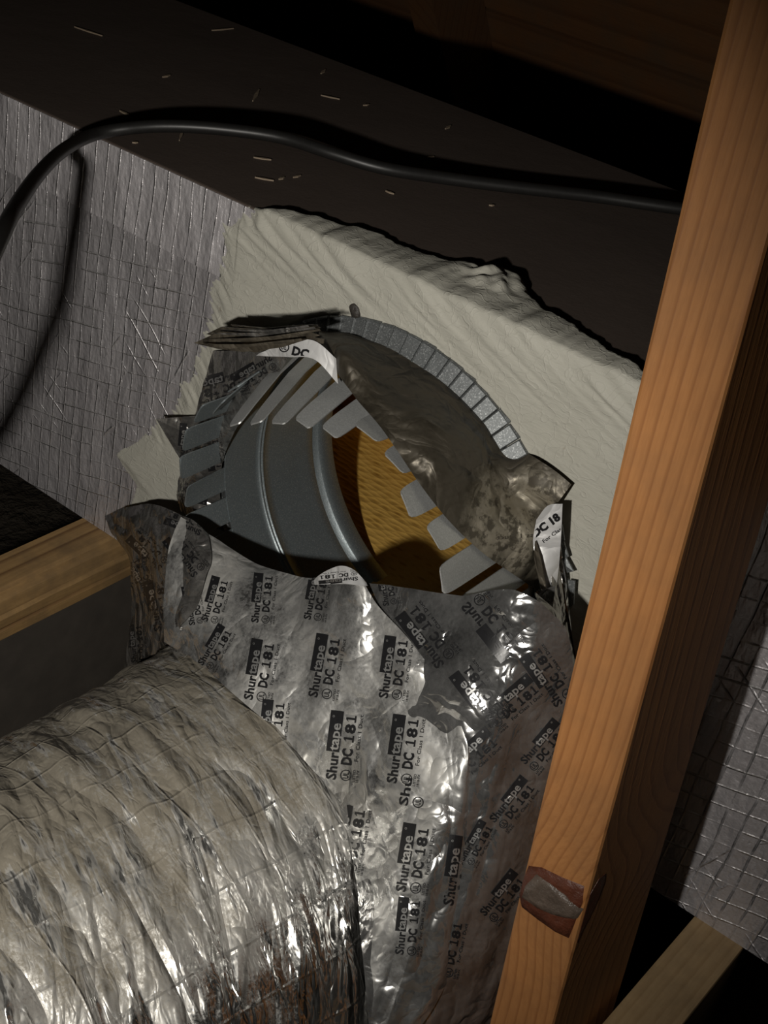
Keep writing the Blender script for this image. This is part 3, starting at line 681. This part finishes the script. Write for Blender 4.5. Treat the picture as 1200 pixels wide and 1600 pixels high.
# lip folded back at the mouth
lip = [[PY(488, 908, -.086), PY(510, 892, -.092), PY(532, 884, -.096), PY(552, 890, -.099), PY(572, 908, -.102)], [PY(492, 914, -.090), PY(512, 913, -.096), PY(535, 912, -.101), PY(556, 914, -.104), PY(574, 915, -.106)]]
s, b = sheet('tape_lip', lip, 16, 60, 'tape_lit', flex, 0.0012, 30, 4)
decal(b, s, 528, 902, 186, 62, False, None, .62)
# tail of tape that hangs over the joist side
tl = [[PY(163, 806, -.012), PY(200, 792, -.030), PY(240, 788, -.046), PY(285, 806, -.070), PY(325, 834, -.074)],
      [PY(172, 832, -.024), PY(205, 826, -.044), PY(245, 828, -.064), PY(290, 840, -.084), PY(330, 868, -.088)],
      [PY(198, 870, -.034), PY(222, 866, -.056), PY(254, 866, -.078), PY(292, 876, -.098), PY(322, 900, -.100)],
      [PY(203, 930, -.044), PY(226, 930, -.066), PY(254, 930, -.088), PY(286, 930, -.108), PY(310, 940, -.112)],
      [PY(203, 990, -.050), PY(226, 985, -.074), PY(248, 980, -.096), PY(270, 972, -.116), PY(290, 968, -.120)],
      [PY(192, 1046, -.054), PY(215, 1034, -.078), PY(238, 1022, -.098), PY(256, 1008, -.114), PY(272, 996, -.120)]]
s, b = sheet('tape_tail', tl, 120, 80, 'tape_dark', flex, 0.0042, 20, 17)
for a in ((290, 865, 128, 74), (232, 858, 135, 70), (250, 945, 100, 80), (222, 900, 120, 60), (288, 815, 160, 60), (215, 1005, 95, 60)): decal(b, s, *a)

# ================================================================== TIMBERS
def stud():
    root = empty('wooden_stud', 'orange softwood upright stud with a dark bark knot, in front of the trunk', 'stud', (0.262, -0.117, FLOOR - .02))
    yf, yb = -0.17, -0.080
    z0, z1 = FLOOR - 0.02, 1.2
    bm = bmesh.new(); n = 60; rings = []
    for i in range(n + 1):
        z = z0 + (z1 - z0) * i / n                     # leans a touch
        w = 0.0006 * mnoise.noise(Vector((0, 0, z * 14)))
        a, b_ = 0.2365 - 0.036 * z + w, 0.2717 - 0.0335 * z + w; r = 0.0022
        pr = [(a + r, yf), (b_ - r, yf), (b_ - .3 * r, yf + .3 * r), (b_, yf + r), (b_, yb - r), (b_ - r, yb), (a + r, yb), (a, yb - r), (a, yf + r), (a + .3 * r, yf + .3 * r)]
        rings.append([bm.verts.new((x, y, z)) for x, y in pr])
    for p, q in zip(rings, rings[1:]):
        for i in range(10): bm.faces.new((p[i], p[(i + 1) % 10], q[(i + 1) % 10], q[i]))
    bm.faces.new(rings[0][::-1]); bm.faces.new(rings[-1])
    bmesh.ops.recalc_face_normals(bm, faces=bm.faces[:])
    me = bpy.data.meshes.new('timber'); bm.to_mesh(me); bm.free()
    link('timber', me, 'stud', root)
    def slab(name, px, mat, front, thick=0.003, parent=None):
        P = [PY(x, y, yf - front) for x, y in px]; c = sum(P) / len(P); V, F = [], []; k = len(P)
        for f, d in ((1.0, thick), (0.93, 0.0), (0.6, -0.0005), (0.25, 0.0006)):
            for j, p in enumerate(P):
                q = c + (p - c) * f; V.append((q[0], q[1] + d + 0.0005 * mnoise.noise(Vector((q[0] * 200, j, q[2] * 200))), q[2]))
        V.append((c[0], c[1] - .0004, c[2]))
        for r in range(3): F += [(r * k + i, r * k + (i + 1) % k, (r + 1) * k + (i + 1) % k, (r + 1) * k + i) for i in range(k)]
        F += [(3 * k + i, 3 * k + (i + 1) % k, 4 * k) for i in range(k)]
        return link(name, mesh(name, V, F), mat, parent or root, True)
    kn = slab('knot', [(823, 1350), (845, 1353), (880, 1370), (916, 1384), (912, 1412), (900, 1445), (890, 1470), (868, 1460), (840, 1440), (812, 1418), (808, 1398), (815, 1372)], 'knot', 0.0005)
    slab('pitch_wedge', [(836, 1366), (858, 1380), (884, 1402), (908, 1424), (900, 1438), (884, 1436), (862, 1430), (838, 1420), (812, 1402), (818, 1384)], 'pith', 0.0016, 0.002, kn)
    # bark corner that turns on to the side face
    V = []; F = []
    pts = [(0.0, .012), (0.006, .018), (0.012, .017), (0.014, .010), (0.012, .000), (0.008, -.008), (0.003, -.016), (0.0, -.022)]
    pz = PY(905, 1425, yf)[2]
    for d in (0.0002, -0.003):
        for y_, z_ in pts: V.append((0.2717 - 0.0335 * (pz + z_) + 0.0006 * mnoise.noise(Vector((0, 0, (pz + z_) * 14))) + d, yf + .0024 + y_, pz + z_))
    k = len(pts); F = [tuple(range(k)), tuple(range(2 * k - 1, k - 1, -1))] + [(i, (i + 1) % k, (i + 1) % k + k, i + k) for i in range(k)]
    link('bark_corner', mesh('bark_corner', V, F), 'knot', root)
    return root
stud()
def timber(name, lo_, hi_, mat, label, cat='beam', bevel=0.002, part='timber'):
    root = empty(name, label, cat, ((lo_[0] + hi_[0]) / 2, (lo_[1] + hi_[1]) / 2, lo_[2]))
    link(part, box_mesh(part, lo_, hi_, bevel), mat, root); return root
def split_joist():
    root = empty('floor_joist', 'yellowish rough joist with long splits, running under the trunk beside the tape tail', 'joist', (-0.26, -0.1, ZB - .043))
    pr = [(-.279, 0), (-.2475, 0), (-.2452, -.0032), (-.2485, -.0056), (-.2415, -.0085), (-.2400, -.0185), (-.2435, -.0205), (-.2395, -.0235), (-.2405, -.033), (-.2418, -.0345), (-.2402, -.036), (-.2405, -.043), (-.279, -.043)]
    V, F = [], []; ys = np.linspace(-1.2, 0.95, 180); k = len(pr)
    for y in ys:
        for i, (x, z) in enumerate(pr):
            w = mnoise.noise(Vector((y * 9, i * 3.1, 0))); e = 0 if i in (0, k - 1) else 1
            V.append((x + e * .0012 * w, y, ZB - .0002 + z + (e * .0016 * mnoise.noise(Vector((y * 7, i * 1.7, 5))) if 1 < i < k - 2 else 0)))
    for a in range(len(ys) - 1):
        for i in range(k): F.append((a * k + i, a * k + (i + 1) % k, (a + 1) * k + (i + 1) % k, (a + 1) * k + i))
    F += [tuple(range(k)), tuple(range((len(ys) - 1) * k, len(ys) * k))]
    me = mesh('timber', V, F); bm = bmesh.new(); bm.from_mesh(me); bmesh.ops.recalc_face_normals(bm, faces=bm.faces[:]); bm.to_mesh(me); bm.free()
    link('timber', me, 'joist', root)
split_joist()
for y_ in (-0.13,):
    timber('support_block', (-0.275, y_, FLOOR - .02), (-0.246, y_ + 0.16, ZB - 0.0431), 'dim', 'dim grey-brown block propping the yellowish joist from below', 'block')
timber('floor_joist', (0.281, -1.2, FLOOR - .02), (0.315, 0.95, ZB), 'oldwood', 'grey-brown joist running under the trunk beside the upright stud', 'joist')

# ================================================================== CABLE
far_end = [(-0.45, -0.20, -0.388), (-0.42, -0.20, -0.30), (-0.36, -0.205, -0.15), (-0.26, -0.225, -0.02), (-0.14, -0.27, 0.065), (-0.055, -0.32, 0.13)]
cab = [(-112, 640, -.335, 'y'), (-70, 530, -.31, 'y'), (0, 372, -.245, 'y'), (28, 318, -.19, 'y'), (62, 270, -.125, 'y'), (100, 234, -.062, 'y')]
pts = [np.array(p) for p in far_end] + [PY(px, py, y) for px, py, y, _ in cab] + [PZ(px, py, z) for px, py, z in ((145, 211, .193), (205, 200, .197), (270, 197, .200), (350, 202, .202), (440, 215, .203), (520, 240, .202), (600, 263, .199), (700, 279, .196), (800, 292, .195), (930, 307, .195), (1062, 326, .196), (1150, 335, .197), (1260, 345, .198))]
pts += [np.array(pts[-1]) + np.array([.06 * i, .03 * i, -.02 * i * i]) for i in (1, 2, 3, 4)]
cp = cr(260, len(pts)) @ np.array(pts)
def sweep(path, r, n=14):
    V, F = [], []; k = len(path); up_ = Vector((0, 0, 1))
    for i in range(k):
        t = Vector(path[min(i + 1, k - 1)] - path[max(i - 1, 0)]).normalized(); a = t.cross(up_)
        if a.length < 1e-4: a = Vector((1, 0, 0))
        a.normalize(); b_ = a.cross(t)
        for q in range(n):
            an = 2 * math.pi * q / n; V.append(Vector(path[i]) + (a * math.cos(an) + b_ * math.sin(an)) * r)
    for i in range(k - 1):
        for q in range(n): F.append((i * n + q, i * n + (q + 1) % n, (i + 1) * n + (q + 1) % n, (i + 1) * n + q))
    F += [tuple(range(n))[::-1], tuple(range((k - 1) * n, k * n))]
    return mesh('cable', V, F)
c = link('electric_cable', sweep(cp, 0.0043), 'cable', None, True)
tag(c, 'thin black electric cable looping over the top of the trunk', 'cable')

# ================================================================== DEBRIS ON THE TRUNK
spots = [(138, 50, 46, -18), (348, 47, 34, 5), (505, 113, 9, 40), (516, 153, 30, -12), (572, 165, 9, 10), (195, 178, 18, -25), (283, 213, 16, 70), (410, 249, 28, -8), (413, 281, 30, -10), (440, 280, 9, 20), (464, 277, 12, 15), (609, 302, 14, -20), (672, 247, 12, 10), (400, 150, 20, 60), (211, 224, 9, 0), (768, 322, 8, 0), (700, 200, 10, 30), (260, 120, 12, 15)]
NAMED = {0: 'longest pale wood splinter on the dark trunk top, beyond the cable', 1: 'faint wood splinter lying close to the rear edge of the trunk top', 3: 'wood splinter lying midway between the cable and the rear edge of the trunk'}
for i, (px, py, ln, an) in enumerate(spots):
    c0 = PZ(px, py, ZT + .0012); dx = math.cos(math.radians(an)); dy = math.sin(math.radians(an))
    e = PZ(px + dx * ln / 2, py - dy * ln / 2, ZT + .0012) - c0
    L = Vector(e); s_ = Vector((-L.y, L.x, 0)).normalized() * (0.0010 + 0.0006 * random.random())
    V, F = [], []
    for t in (-1, -.5, 0, .5, 1):
        wv = 1 - .75 * abs(t); lift = 0.0003
        for d in (0, .0007):
            for sg in (-1, 1): V.append(Vector(c0) + L * t + s_ * sg * wv + Vector((0, 0, lift * (1 if d else .2) + d + .0001)))
    for k in range(4):
        q = 4 * k; F += [(q, q + 4, q + 5, q + 1), (q + 2, q + 3, q + 7, q + 6), (q, q + 2, q + 6, q + 4), (q + 1, q + 5, q + 7, q + 3)]
    F += [(0, 1, 3, 2), (16, 18, 19, 17)]
    o = link('wood_chip', mesh('wood_chip', V, F), 'chip')
    if i in NAMED: tag(o, NAMED[i], 'wood chip', 'splinters on the trunk top')
    elif ln > 25: tag(o, 'pale wood splinter, one of two lying side by side in front of the cable', 'wood chip', 'splinters on the trunk top')
    else: tag(o, 'tiny pale wood crumb lying on the dark trunk top', 'wood chip', 'crumbs on the trunk top')
